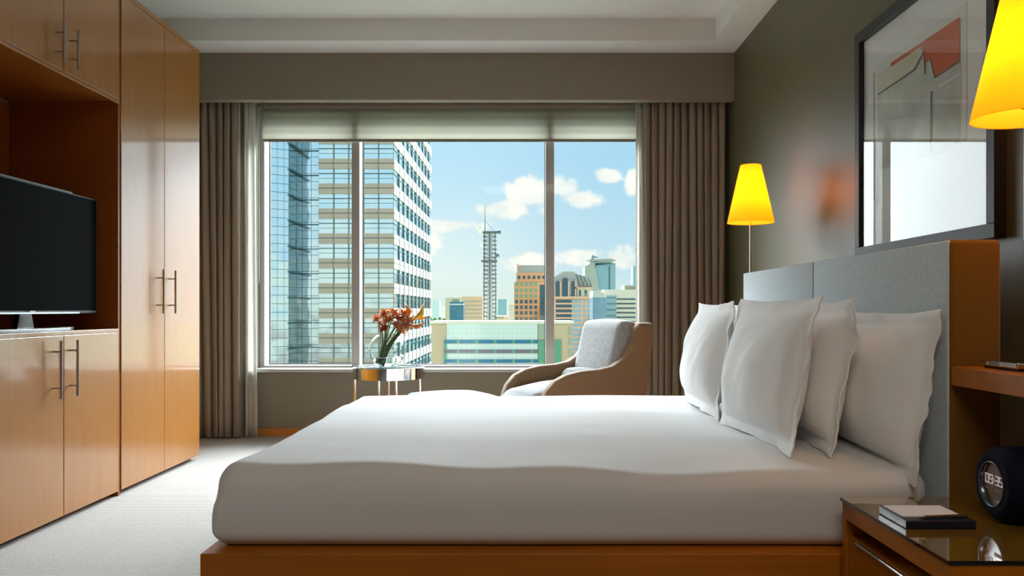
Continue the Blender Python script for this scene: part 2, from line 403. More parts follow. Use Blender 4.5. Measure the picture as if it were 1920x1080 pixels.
# ------------------------------------------------------------------ cabinets on the left
CX = -2.16
def handle(parent, y, z0, z1, seam_dx=0):
    b = B().cyl((CX + .042, y, z0), (CX + .042, y, z1), .0065, seg=14)
    for z in (z0 + .05, z1 - .05): b.cyl((CX + .001, y, z), (CX + .042, y, z), .0045, seg=10)
    return b.done('handle', M['steel'], parent, smooth=True, angle=40)
g_ = .0025
wr = empty('wardrobe', (0, 0, 0), label='tall golden wood wardrobe with two doors beside the curtain', cat='wardrobe')
B().box(XL + .004, CX - .022, 4.555, 5.656, .03, 2.73, bev=.002).done('carcass', M['wood'], wr)
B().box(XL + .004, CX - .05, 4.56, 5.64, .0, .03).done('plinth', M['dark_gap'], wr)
B().box(CX - .022, CX, 4.555, 5.658, 2.702, 2.732, bev=.002).done('cornice', M['wood'], wr)
for i, (a, b_, hy) in enumerate(((4.556, 5.105 - g_, 4.995), (5.105 + g_, 5.656, 5.165))):
    d = B().box(CX - .02, CX, a, b_, .028, 2.699, bev=.0015).done('door', M['wood'], wr)
    handle(d, hy, .975, 1.236)
lc = empty('low_cabinet', (0, 0, 0), label='low golden wood cabinet with two doors under the television', cat='cabinet')
B().box(XL + .004, CX - .022, 3.43, 4.53, .03, .897).done('carcass', M['wood'], lc)
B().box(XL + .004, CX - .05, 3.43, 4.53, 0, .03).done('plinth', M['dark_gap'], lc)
B().box(CX - .022, CX, 3.43, 4.525, .879, .897, bev=.001).done('top_rail', M['wood'], lc)
for (a, b_, hy) in ((3.432, 3.985 - g_, 3.887), (3.985 + g_, 4.525, 4.03)):
    d = B().box(CX - .02, CX, a, b_, .028, .877, bev=.0015).done('door', M['wood'], lc)
    handle(d, hy, .588, .855)
uc = empty('overhead_cabinet', (0, 0, 0), label='overhead golden wood cabinet with two doors above the television niche', cat='cabinet')
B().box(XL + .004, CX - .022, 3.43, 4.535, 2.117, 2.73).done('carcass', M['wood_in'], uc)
B().box(CX - .022, CX, 3.43, 4.535, 2.100, 2.117, bev=.001).done('bottom_rail', M['wood'], uc)
for (a, b_, hy) in ((3.432, 3.985 - g_, 3.913), (3.985 + g_, 4.53, 4.037)):
    d = B().box(CX - .02, CX, a, b_, 2.12, 2.73, bev=.0015).done('door', M['wood'], uc)
    handle(d, hy, 2.14, 2.33)
npn = empty('niche_lining', (0, 0, 0), label='dark orange wood lining around the television niche', cat='wall panel')
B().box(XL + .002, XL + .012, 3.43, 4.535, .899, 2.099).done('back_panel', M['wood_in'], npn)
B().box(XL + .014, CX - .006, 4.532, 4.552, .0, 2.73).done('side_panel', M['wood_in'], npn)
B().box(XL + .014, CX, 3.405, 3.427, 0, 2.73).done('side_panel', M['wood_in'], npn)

# television
tv = empty('television', (-2.26, 3.86, .897), label='black flat television on a silver stand in the niche', cat='television')
def tvp(n, b, m, **k): return b.done(n, m, tv, **k)
# local coordinates: screen faces +X
tvp('housing', B().box(-.035, .022, -.56, .59, .082, .680, bev=.004), M['black_plastic'])
tvp('screen', B().box(.0222, .0245, -.55, .578, .097, .672), M['screen'])
tvp('bottom_trim', B().box(.0225, .030, -.56, .40, .082, .090), M['silver'])
tvp('top_trim', B().box(-.01, .026, -.56, .34, .676, .684), plain('dull_silver', (0.12, 0.13, 0.13), .5, .8))
tvp('logo', B().box(.0285, .0306, -.03, .012, .0905, .0965), M['paper'])
tvp('neck', B().prism([(-.07, .0), (.07, .0), (.045, .082), (-.045, .082)], 'X', -.03, -.006), M['black_gloss'])
tvp('base', B().prism([(-.02, -.40), (.05, -.28), (.09, 0), (.05, .28), (-.02, .44), (-.06, .44), (-.04, 0), (-.06, -.40)], 'Z', .001, .016), M['silver'], bevel=.003)

# ------------------------------------------------------------------ curtains and blind
def curtain(name, x0, x1, y, z0, z1, folds, amp, mat, spread=0.0, seed=0, label='', wand=None, thick=.003):
    root = empty(name, ((x0 + x1) / 2, y, z0), label=label, cat='curtain')
    rr = random.Random(seed); ph = [rr.uniform(-.35, .35) for _ in range(folds + 2)]; am = [rr.uniform(.75, 1.2) for _ in range(folds + 2)]
    W = x1 - x0; cx = (x0 + x1) / 2
    def fn(u, v):
        z = v * (z1 - z0); k = u * folds; i = int(k); f = k - i
        p = ph[i] * (1 - f) + ph[i + 1] * f; a = am[i] * (1 - f) + am[i + 1] * f
        drift = math.sin(u * 9 + seed) * .02 * (1 - v)
        yy = amp * a * math.cos(2 * PI * k + p + .5 * math.sin(3 * (1 - v) + i * 1.7)) * (.85 + .3 * (1 - v))
        xx = x0 + u * W + amp * .35 * math.sin(4 * PI * k + p) + drift + spread * (1 - v) * u
        return (xx - cx, yy, z)
    b = B().grid(fn, folds * 14, 24)
    o = b.done('panel', mat, root, smooth=True)
    m = o.modifiers.new('thickness', 'SOLIDIFY'); m.thickness = thick
    B().box(-W / 2, W / 2, -.012, .012, z1 - z0, z1 - z0 + .02).done('heading_rail', M['alu'], root)
    if wand: B().cyl((wand[0] - cx, wand[1] - y, wand[2] - z0), (wand[0] - cx, wand[1] - y, z1 - z0), .004, seg=8).done('wand', M['sheer'], root)
    return root
curtain('curtain', -2.74, -2.20, 6.575, .012, 2.66, 9, .034, M['curtain'], spread=.03, seed=3, label='taupe pleated curtain hanging beside the wardrobe', wand=(-2.185, 6.53, 1.06))
curtain('curtain', .935, 1.575, 6.575, .012, 2.66, 11, .036, M['curtain'], spread=0, seed=8, label='taupe pleated curtain hanging behind the armchair and bed')
curtain('sheer_curtain', -2.17, -2.085, 6.59, .016, 2.66, 2, .016, M['sheer'], spread=.02, seed=1, label='narrow white sheer curtain at the left edge of the window')
curtain('sheer_curtain', .885, .925, 6.62, .016, 2.66, 2, .012, M['sheer'], spread=.0, seed=2, label='narrow white sheer curtain at the right edge of the window')
bl = empty('roller_blind', (-.565, 6.765, 2.36), label='raised beige roller blind across the top of the window', cat='blind')
B().box(-1.515, 1.5, -.002, .002, .0, .258).done('screen_cloth', M['blind'], bl)
B().box(-1.52, 1.505, -.009, .009, -.022, .0, bev=.003).done('bottom_bar', plain('blind_bar', S(140, 137, 126), .5), bl)
B().box(-1.53, 1.515, -.03, .03, .25, .275).done('headrail', M['taupe'], bl)
B().cyl((-1.535, -.02, -1.15), (-1.535, -.02, .25), .0025, seg=8).done('pull_chain', M['paper'], bl)

# ------------------------------------------------------------------ bed
bf = empty('bed_frame', (.15, 3.46, 0), label='low orange wood bed platform under the white mattress', cat='bed')
B().box(-1.05, 1.04, -1.10, 1.10, .03, .318, bev=.003).done('platform', M['wood_bed'], bf)
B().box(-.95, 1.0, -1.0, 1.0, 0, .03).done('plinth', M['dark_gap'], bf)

def mattress():
    x0, x1, y0, y1, z0, z1 = -.885, 1.165, 2.415, 4.50, .318, .545
    n = (110, 110, 16); bm = bmesh.new()
    vv = {}
    def V(i, j, k):
        key = (i, j, k)
        if key in vv: return vv[key]
        p = Vector((x0 + (x1 - x0) * i / n[0], y0 + (y1 - y0) * j / n[1], z0 + (z1 - z0) * k / n[2]))
        # larger radius on top, smaller below
        t = k / n[2]; rr = .06 if t > .5 else .045
        c = Vector((min(max(p.x, x0 + rr), x1 - rr), min(max(p.y, y0 + rr), y1 - rr), min(max(p.z, z0 + .045), z1 - .06)))
        d = p - c
        if d.length > 1e-6:
            m = max(abs(d.x) / rr, abs(d.y) / rr, (abs(d.z) / (0.06 if d.z > 0 else .045)))
            dn = Vector((d.x / rr, d.y / rr, d.z / (0.06 if d.z > 0 else .045)))
            L_ = dn.length; dn = dn / L_ * m
            p = c + Vector((dn.x * rr, dn.y * rr, dn.z * (0.06 if d.z > 0 else .045)))
        # softness
        nn = noise.noise(Vector((p.x * 1.3, p.y * 2.2, 3.1))) * .017 + noise.noise(Vector((p.x * 2.6 + p.y, p.y * 5.0, 7.7))) * .005
        edge = math.exp(-((p.y - y0) / .25) ** 2)
        top = max(0, (p.z - z0) / (z1 - z0)) ** 2
        p.z += nn * top + .012 * top * math.sin((p.x + .9) * 3.0 + .6) * edge + .006 * top * edge * math.sin(p.x * 11)
        fc = .5 + .5 * math.sin(PI * t)
        s_ = noise.noise(Vector((p.x * 1.2, p.z * 9, p.y * 1.2))) * .008
        if j == 0 or p.y < y0 + .05: p.y -= .012 * math.sin(PI * t) + s_
        if p.y > y1 - .05: p.y += .012 * math.sin(PI * t)
        if p.x < x0 + .05: p.x -= .016 * (1 - t) ** .6 * math.sin(PI * min(1, t * 1.3 + .1)) - s_ * .5 - .005 * t * t
        vv[key] = bm.verts.new(p); return vv[key]
    for i in range(n[0]):
        for j in range(n[1]):
            for k in (0, n[2]): bm.faces.new((V(i, j, k), V(i + 1, j, k), V(i + 1, j + 1, k), V(i, j + 1, k)))
    for i in range(n[0]):
        for k in range(n[2]):
            for j in (0, n[1]): bm.faces.new((V(i, j, k), V(i + 1, j, k), V(i + 1, j, k + 1), V(i, j, k + 1)))
    for j in range(n[1]):
        for k in range(n[2]):
            for i in (0, n[0]): bm.faces.new((V(i, j, k), V(i, j + 1, k), V(i, j + 1, k + 1), V(i, j, k + 1)))
    b = B(); b.bm.free(); b.bm = bm
    return b.done('mattress', M['linen'], None, smooth=True)
tag(mattress(), 'thick mattress in a smooth white sheet on the wooden platform', 'mattress')

# headboard: two upholstered panels with an ochre side
hb = empty('headboard', (1.187, 3.46, 0), label='upholstered blue-grey headboard in two panels with ochre sides', cat='headboard')
for (a, b_) in ((-1.085, -.003), (.003, 1.085)):
    pass
def softbox(b, x0, x1, y0, y1, z0, z1, bev, seg=4):
    r = bmesh.ops.create_cube(b.bm, size=1); v = r['verts']
    for q in v: q.co = Vector(((x0 + x1) / 2 + q.co.x * (x1 - x0), (y0 + y1) / 2 + q.co.y * (y1 - y0), (z0 + z1) / 2 + q.co.z * (z1 - z0)))
    e = list({e for q in v for e in q.link_edges})
    bmesh.ops.bevel(b.bm, geom=e, offset=bev, segments=seg, profile=0.5, affect='EDGES')
    return b
HT = 1.196
for (a, b_) in ((-1.094, -.004), (.004, 1.094)):
    softbox(B(), 0, .012, a, b_, .32, HT - .003, .005).done('front_panel', M['velvet'], hb, smooth=True)
softbox(B(), .003, .150, -1.102, 1.102, .05, HT, .016).done('core', M['ochre'], hb, smooth=True)
B().box(.15, .405, -1.0, 1.0, .0, .50).done('rear_box', M['wood_bed'], hb)

# pillows
def pillow(name, loc, w, h, t, lean, yaw=0, seed=0, label='', roll=0, fl=.045):
    rr = random.Random(seed); s1, s2 = rr.uniform(0, 9), rr.uniform(0, 9)
    N_ = 44
    b = B(); bm = b.bm
    def pos(u, v, side):
        # u,v in -1..1 including the flange
        fu, fv = 1 - 2 * fl / w, 1 - 2 * fl / h
        a = min(1, abs(u) / fu); c = min(1, abs(v) / fv)
        prof = max(0, (1 - a ** 2.6)) ** .55 * max(0, (1 - c ** 2.6)) ** .55
        th = t / 2 * prof * (.82 + .18 * (1 - v)) + .003
        cu = u * w / 2 * (1 - .050 * (1 - v * v)) ; cv = v * h / 2 * (1 - .055 * (1 - u * u))
        du = max(0, abs(u) - fu) / (1 - fu); dv = max(0, abs(v) - fv) / (1 - fv)
        dd = max(du, dv)
        wav = dd * (.022 * noise.noise(Vector((v * 2.6, u * 2.6, s1))) + .012 * noise.noise(Vector((v * 6, u * 6, s2))))
        cu += math.copysign(1, u) * du * .016 * noise.noise(Vector((v * 3.5, s2, 0)))
        wr_ = prof * (noise.noise(Vector((u * 2.4 + seed, v * 1.6, side))) * .012 + noise.noise(Vector((u * 7 + v * 3 + seed, v * 3, side * 2))) * .004)
        return Vector((side * (th + wr_) + wav, cu, h / 2 + cv))
    G = {}
    for side in (-1, 1):
        for i in range(N_ + 1):
            for j in range(N_ + 1):
                e = i in (0, N_) or j in (0, N_)
                if e and side == 1: G[(i, j, 1)] = G[(i, j, -1)]; continue
                u = math.sin((i / N_ * 2 - 1) * PI / 2 * .92) / math.sin(PI / 2 * .92); v = math.sin((j / N_ * 2 - 1) * PI / 2 * .92) / math.sin(PI / 2 * .92)
                G[(i, j, side)] = bm.verts.new(pos(u, v, side))
        for i in range(N_):
            for j in range(N_):
                bm.faces.new([G[k] for k in ((i, j, side), (i + 1, j, side), (i + 1, j + 1, side), (i, j + 1, side))])
    o = b.done(name, M['pillow'], None, smooth=True)
    o.location = loc; o.rotation_euler = (roll, lean, yaw)
    return tag(o, label, 'pillow', 'white pillows against the headboard')
L_ = R(9)
pillow('pillow', (1.10, 2.785, .500), .86, .505, .15, R(8), 0, 1, 'white flanged pillow leaning on the near end of the headboard')
pillow('pillow', (.96, 2.995, .54), .80, .50, .14, R(9), R(0), 2, 'white flanged pillow in the middle of the near row of three')
pillow('pillow', (.81, 3.00, .54), .80, .51, .17, R(10), R(3), 3, 'plump white pillow at the front of the near row of three')
pillow('pillow', (1.085, 4.03, .54), .80, .47, .15, R(8), 0, 4, 'white pillow at the back of the far row, against the headboard')
pillow('pillow', (.95, 3.98, .54), .80, .50, .14, R(9), 0, 5, 'white pillow in the middle of the far row, only its top corner showing')
pillow('pillow', (.80, 3.86, .54), .80, .50, .17, R(9), R(-1), 6, 'creased white pillow at the front of the far row by the window side')

# ------------------------------------------------------------------ nightstands, shelves, lamps
def nightstand(sgn, yc, label):
    r = empty('nightstand', (1.24, yc, 0), label=label, cat='nightstand', group='nightstands beside the bed')
    W2 = .2925; m = M['wood_bed']
    # local: front (drawer face) looks to -X
    B().box(-.36, .355, -W2, -W2 + .025, 0, .473, bev=.001).done('side_panel', m, r)
    B().box(-.36, .355, W2 - .025, W2, 0, .473, bev=.001).done('side_panel', m, r)
    B().box(-.36, .355, -W2 + .025, W2 - .025, .428, .473).done('top_rail', m, r)
    B().box(-.34, .355, -W2 + .025, W2 - .025, .02, .045).done('bottom_panel', m, r)
    B().box(.33, .355, -W2 + .025, W2 - .025, .045, .428).done('back_panel', m, r)
    for (z0, z1) in ((.235, .385), (.05, .20)):
        d = B().box(-.352, .30, -W2 + .028, W2 - .028, z0, z1, bev=.001).done('drawer', m, r)
        B().cyl((-.357, -.2, z1 - .006), (-.357, .2, z1 - .006), .006, seg=12).done('drawer_pull', M['steel'], d, smooth=True, angle=40)
    g = B().box(-.365, .355, -W2 - .004, W2 + .004, .4735, .4825).done('glass_top', [M['night_edge'], M['night_glass']], r)
    for p in g.data.polygons:
        if abs(p.normal.z) > .9: p.material_index = 1
    return r
nightstand(1, 2.0375, 'orange wood nightstand with a dark glass top holding the clock')
nightstand(1, 4.8825, 'nightstand beyond the bed, nearly hidden behind it')
def shelf(y0, y1, label):
    r = empty('wall_shelf', (1.6, (y0 + y1) / 2, .79), label=label, cat='shelf', group='wall shelves beside the headboard'); h = (y1 - y0) / 2
    B().box(-.41, 0, -h, h, 0, .052, bev=.0015).done('board', M['wood_bed'], r)
    B().box(-.02, 0, -h, h, -.30, 0).done('back_panel', M['wood_bed'], r)
shelf(1.70, 2.350, 'orange wood wall shelf carrying the near lamp beside the headboard')
shelf(4.57, 5.22, 'wall shelf beyond the headboard, behind the far pillows')
def lamp(y, label):
    r = empty('table_lamp', (1.32, y, .842), label=label, cat='lamp', group='yellow table lamps beside the headboard')
    B().box(-.068, .08, -.08, .08, 0, .007).done('base_pad', M['black_plastic'], r)
    B().box(-.075, .085, -.085, .085, .007, .022, bev=.003).done('base', M['chrome'], r)
    B().cyl((0, 0, .022), (0, 0, .72), .0065, seg=16).done('pole', M['chrome'], r, smooth=True, angle=40)
    B().cyl((0, 0, .685), (0, 0, .735), .014, seg=16).done('socket', M['black_plastic'], r, smooth=True, angle=40)
    B().lathe([(.1330, .660), (.1335, .658), (.0585, .992), (.0565, .992), (.1310, .660)], seg=64, close=False).done('shade', M['shade'], r, smooth=True, angle=50)
    B().sph((0, 0, .78), .026, (1, 1, 1.35)).done('bulb', M['bulb'], r, smooth=True)
    l = light('lamp_glow', 'POINT', (0, 0, .82), LAMP_W, (1.0, .66, .28), shadow_soft_size=.035); l.parent = r
    return r
LAMP_W = 6
lamp(2.217, 'glowing yellow cone table lamp at the right edge, on the near shelf')
lamp(4.90, 'glowing yellow cone table lamp between the curtain and the framed picture')

# clock radio
ck = empty('clock_radio', (1.20, 2.06, .4825), label='round navy black clock radio showing 09:35 on the nightstand', cat='clock')
cz = .0925
pr = [(.0001, .07), (.06, .07), (.082, .055), (.091, .03), (.0925, 0), (.0915, -.03), (.085, -.048), (.074, -.058), (.054, -.060)]
B().lathe(pr + [(.052, -.050), (.0001, -.048)], c=(0, 0, cz), seg=64, axis='X').done('body', M['navy'], ck, smooth=True)
B().lathe([(.0555, -.060), (.0540, -.0625), (.0520, -.0615), (.0500, -.052)], c=(0, 0, cz), seg=64, axis='X').done('ring', M['dark_ring'], ck, smooth=True)
B().lathe([(.0001, -.0525), (.0510, -.0520)], c=(0, 0, cz), seg=64, axis='X').done('display', plain('clock_display', S(96, 74, 52), .12, coat=.8), ck)
SEG = {'0': 'abcdef', '9': 'abcdfg', '3': 'abcdg', '5': 'acdfg', '1': 'bc', '2': 'abdeg', '7': 'abc'}
def digit(b, ch, y, z, w, h, t, x=-.0528):
    # y is the left side as read from the front; reading direction is -Y
    rec = {'a': (0, w, h - t, h), 'd': (0, w, 0, t), 'g': (0, w, h / 2 - t / 2, h / 2 + t / 2), 'f': (0, t, h / 2, h), 'e': (0, t, 0, h / 2), 'b': (w - t, w, h / 2, h), 'c': (w - t, w, 0, h / 2)}
    for s in SEG[ch]:
        a0, a1, z0, z1 = rec[s]; b.box(x - .0006, x, y - a1, y - a0, z + z0, z + z1)
b = B()
for ch, y in (('0', .0385), ('9', .0205), ('3', -.0045), ('5', -.0225)): digit(b, ch, y, cz - .002, .0150, .0230, .0026)
for z in (.004, .011): b.box(-.0534, -.0526, -.0015, .0015, cz + z, cz + z + .003)
b.done('time_digits', M['digits'], ck)
dim = plain('dim_digits', S(160, 130, 120), .5)
b = B()
for i in range(3): b.box(-.0534, -.0526, .036 - i * .006, .040 - i * .006, cz - .016, cz - .011)
b.done('day_digits', dim, ck)
b = B()
for i in range(5): b.box(-.0534, -.0526, -.006 - i * .0065, -.0015 - i * .0065, cz - .019, cz - .010)
b.done('date_digits', dim, ck)

# notepad and pen
npd = empty('notepad_holder', (.985, 2.068, .4825), label='black leather notepad holder with white paper on the nightstand', cat='notepad')
B().box(-.083, .083, -.078, .078, 0, .020, bev=.003).done('tray', M['leather'], npd)
B().box(-.075, .070, -.040, .070, .020, .0225).done('paper_pad', M['paper'], npd)
pen = empty('pen', (.99, 2.012, .5025), label='slim metal pen lying across the notepad holder', cat='pen')
B().cyl((-.035, 0, .0042), (.072, .012, .0042), .0040, seg=12).done('barrel', M['brass'], pen, smooth=True, angle=40)
B().cyl((-.035, 0, .0042), (-.052, -.002, .0036), .0040, .001, seg=12).done('tip', M['silver'], pen, smooth=True, angle=40)

# ------------------------------------------------------------------ framed picture
pf = empty('framed_picture', (1.6, 3.3855, 1.7615), label='large framed abstract collage of grey and orange above the headboard', cat='picture')
hw, hh, fw = .5885, .5245, .05
b = B()
b.box(-.042, -.001, -hw, hw, -hh, -hh + fw); b.box(-.042, -.001, -hw, hw, hh - fw, hh)
b.box(-.042, -.001, -hw, -hw + fw, -hh + fw, hh - fw); b.box(-.042, -.001, hw - fw, hw, -hh + fw, hh - fw)
b.done('frame', M['frame'], pf, bevel=.002)
B().box(-.016, -.001, -hw + fw, hw - fw, -hh + fw, hh - fw).done('mat_board', M['mat_board'], pf)
def art(name, pts, x, mat):  # u from the far side, v from the top of the sheet (metres on the wall)
    yy = lambda u: (3.77 - .71 * u) - 3.3855
    zz = lambda v: (2.056 - .445 * v) - 1.7615
    return B().prism([(yy(u), zz(v)) for u, v in pts], 'X', x - .0012, x).done(name, mat, pf)
artgrey = plain('grey_wash', S(214, 216, 210), .9, var=.2, scale=5)
artbeige = plain('beige_wash', S(226, 222, 202), .9, var=.1, scale=6)
artorange = plain('orange_wash', S(224, 112, 76), .9, var=.16, scale=5)
art('paper_sheet', [(-.05, -.09), (1.06, -.09), (1.06, 1.02), (.0, 1.02), (.0, 1.32), (-.05, 1.32)], -.017, plain('torn_white_paper', S(236, 236, 232), .9))
art('paper_edge', [(-.065, -.02), (-.045, -.02), (-.01, 1.27), (-.065, 1.27)], -.0165, plain('olive_paper', S(120, 118, 98), .9))
art('grey_field', [(0, .02), (.5, .0), (1.0, .02), (1.01, .5), (1.0, 1.0), (.8, 1.05), (.4, 1.0), (.02, .98)], -.0182, artgrey)
art('beige_field', [(0, .03), (.57, .02), (.6, .10), (.5, .20), (.30, .215), (.02, .225)], -.0196, artbeige)
art('orange_field', [(.2, .0), (1.0, .0), (1.0, .36), (.76, .385), (.735, .36), (.69, .19), (.63, .205), (.60, .03), (.2, .035)], -.0210, artorange)
ink = plain('ink_line', S(128, 128, 112), .9)
art('ink_line', [(.02, .222), (.30, .21), (.50, .195), (.62, .09), (.63, .10), (.51, .21), (.30, .222), (.02, .234)], -.0224, ink)
art('ink_line', [(.62, .13), (.63, .13), (.64, .30), (.63, .30)], -.0224, ink)
art('ink_line', [(.69, .19), (.70, .19), (.75, .37), (1.0, .355), (1.0, .365), (.745, .385)], -.0224, ink)
art('ink_line', [(.70, .48), (.71, .48), (.705, 1.0), (.695, 1.0)], -.0224, ink)
art('white_slit', [(.79, .47), (1.02, .465), (1.02, .478), (.79, .49)], -.0224, M['mat_board'])
B().box(-.030, -.028, -hw + fw, hw - fw, -hh + fw, hh - fw).done('glass', M['picture_glass'], pf)

# ------------------------------------------------------------------ armchair and footstool
TH = R(25)
# local frame: +X = towards the back of the chair, +Y = far side; origin at the near front corner on the floor
ac = empty('armchair', (.12, 5.04, 0), TH, label='grey and tan upholstered armchair in front of the window', cat='armchair')
prof = [(.03, .17), (.0, .30), (.0, .42), (.03, .50), (.09, .565), (.17, .602), (.27, .622), (.40, .630), (.49, .645), (.555, .680), (.605, .735), (.64, .80), (.665, .88), (.69, .912), (.775, .915), (.795, .90), (.79, .80), (.765, .60), (.73, .40), (.71, .17)]
WCH = .66
def side(y0, y1):
    o = B().prism(prof, 'Y', y0, y1).done('side_panel', M['shell'], ac, smooth=True)
    m = o.modifiers.new('bevel', 'BEVEL'); m.width = .03; m.segments = 5; m.limit_method = 'ANGLE'; m.angle_limit = R(50)
    return o
side(0, .085); side(WCH - .085, WCH)
bk = [(.70, .17), (.69, .40), (.665, .55), (.68, .72), (.70, .912), (.775, .918), (.795, .90), (.765, .60), (.73, .40), (.71, .17)]
B().prism([(.62, .17), (.64, .40), (.66, .60), (.70, .912), (.775, .915), (.79, .89), (.765, .60), (.73, .40), (.71, .17)], 'Y', .06, WCH - .06).done('rear_shell', M['shell'], ac, smooth=True, angle=35)
def cushion_box(name, x0, x1, y0, y1, z0, z1, mat, rad, shear=0, puff=.02, parent=None):
    b = B(); n = 20
    bm = b.bm; bmesh.ops.create_cube(bm, size=2)
    bmesh.ops.subdivide_edges(bm, edges=bm.edges[:], cuts=n, use_grid_fill=True)
    hx, hy, hz = (x1 - x0) / 2, (y1 - y0) / 2, (z1 - z0) / 2
    for v in bm.verts:
        q = v.co.copy(); p = Vector((q.x * hx, q.y * hy, q.z * hz))
        c = Vector((max(-hx + rad, min(hx - rad, p.x)), max(-hy + rad, min(hy - rad, p.y)), max(-hz + rad, min(hz - rad, p.z))))
        d = p - c
        if d.length > 1e-6: p = c + d.normalized() * max(abs(d.x), abs(d.y), abs(d.z))
        dome = (1 - q.x ** 2) * (1 - q.y ** 2) if abs(q.z) > .9 else 0
        if q.z > .9: p.z += puff * (1 - q.x ** 2) * (1 - q.y ** 2) * 2
        if abs(q.x) > .9: p.x += math.copysign(puff, q.x) * (1 - q.z ** 2) * (1 - q.y ** 2)
        p.x += shear * (p.z + hz)
        v.co = p + Vector(((x0 + x1) / 2, (y0 + y1) / 2, (z0 + z1) / 2))
    return b.done(name, mat, parent, smooth=True)
cushion_box('seat_cushion', -.045, .62, .088, WCH - .088, .30, .475, M['cushion2'], .07, puff=.035, parent=ac)
cushion_box('back_cushion', .475, .605, .08, WCH - .08, .44, .922, M['cushion'], .035, shear=.24, puff=.008, parent=ac)
cushion_box('lumbar_cushion', .40, .54, .10, WCH - .10, .49, .60, M['cushion2'], .05, puff=.01, parent=ac)
B().box(.05, .70, .06, WCH - .06, .15, .30).done('seat_base', M['shell'], ac)
for (x, y) in ((.07, .06), (.07, WCH - .06), (.66, .06), (.66, WCH - .06)):
    B().cyl((x, y, 0), (x, y, .17), .012, .018, seg=16).done('leg', M['chrome'], ac, smooth=True, angle=40)
fs = empty('footstool', (-.41, 5.305, 0), TH, label='pale grey padded footstool in front of the armchair', cat='footstool')
cushion_box('seat_pad', -.24, .24, -.36, .36, .33, .458, M['stool'], .05, puff=.013, parent=fs)
B().box(-.21, .21, -.32, .32, .22, .335, bev=.01).done('seat_base', M['shell'], fs)
for (x, y) in ((-.17, -.28), (-.17, .28), (.17, -.28), (.17, .28)):
    B().cyl((x, y, 0), (x, y, .22), .012, .016, seg=16).done('leg', M['chrome'], fs, smooth=True, angle=40)

# ------------------------------------------------------------------ side table, vase, flowers
TX, TY, TZ = -.93, 5.90, .602
st = empty('side_table', (TX, TY, 0), label='round chrome side table with a glass top under the vase', cat='table')
B().lathe([(.0001, TZ - .010), (.238, TZ - .010), (.242, TZ - .007), (.242, TZ - .001), (.238, TZ), (.0001, TZ)], seg=72).done('glass_top', M['table_glass'], st, smooth=True, angle=40)
B().lathe([(.246, TZ - .082), (.250, TZ - .080), (.250, TZ - .003), (.247, TZ), (.243, TZ - .001), (.243, TZ - .082)], seg=96, close=True).done('band', M['chrome'], st, smooth=True, angle=40)
B().lathe([(.0001, TZ - .050), (.242, TZ - .050), (.242, TZ - .054), (.0001, TZ - .054)], seg=72).done('inner_plate', M['chrome'], st, smooth=True, angle=40)
for a in (195, 255, 285, 345, 20, 160):
    pass
for a in (200, 262, 290, 340, 100):
    x, y = .238 * math.cos(R(a)), .238 * math.sin(R(a))
    B().cyl((x, y, 0), (x, y, TZ - .078), .011, seg=18).done('leg', M['chrome'], st, smooth=True, angle=40)
VX, VY, VR = -.94, 5.88, .128
vz = TZ + VR - .014
def sphere_prof(r, a0, a1, n=26): return [(r * math.sin(R(a0 + (a1 - a0) * i / n)), -r * math.cos(R(a0 + (a1 - a0) * i / n))) for i in range(n + 1)]
va = empty('vase', (VX, VY, TZ + .001), label='clear glass globe vase half filled with water on the side table', cat='vase')
outer = [(.0001, -VR * math.cos(R(27)))] + sphere_prof(VR, 27, 146); inner = sphere_prof(VR - .005, 146, 20)
zoff = VR * math.cos(R(27))
B().lathe([(r, h + zoff) for r, h in outer + inner] + [(.0001, inner[-1][1] + zoff)], seg=64).done('bowl', M['vase_glass'], va, smooth=True, angle=50)
wp = sphere_prof(VR - .0058, 22, 66)
B().lathe([(.0001, wp[0][1] + zoff)] + [(r, h + zoff) for r, h in wp] + [(.0001, wp[-1][1] + zoff)], seg=64).done('water', M['water'], va, smooth=True, angle=50)

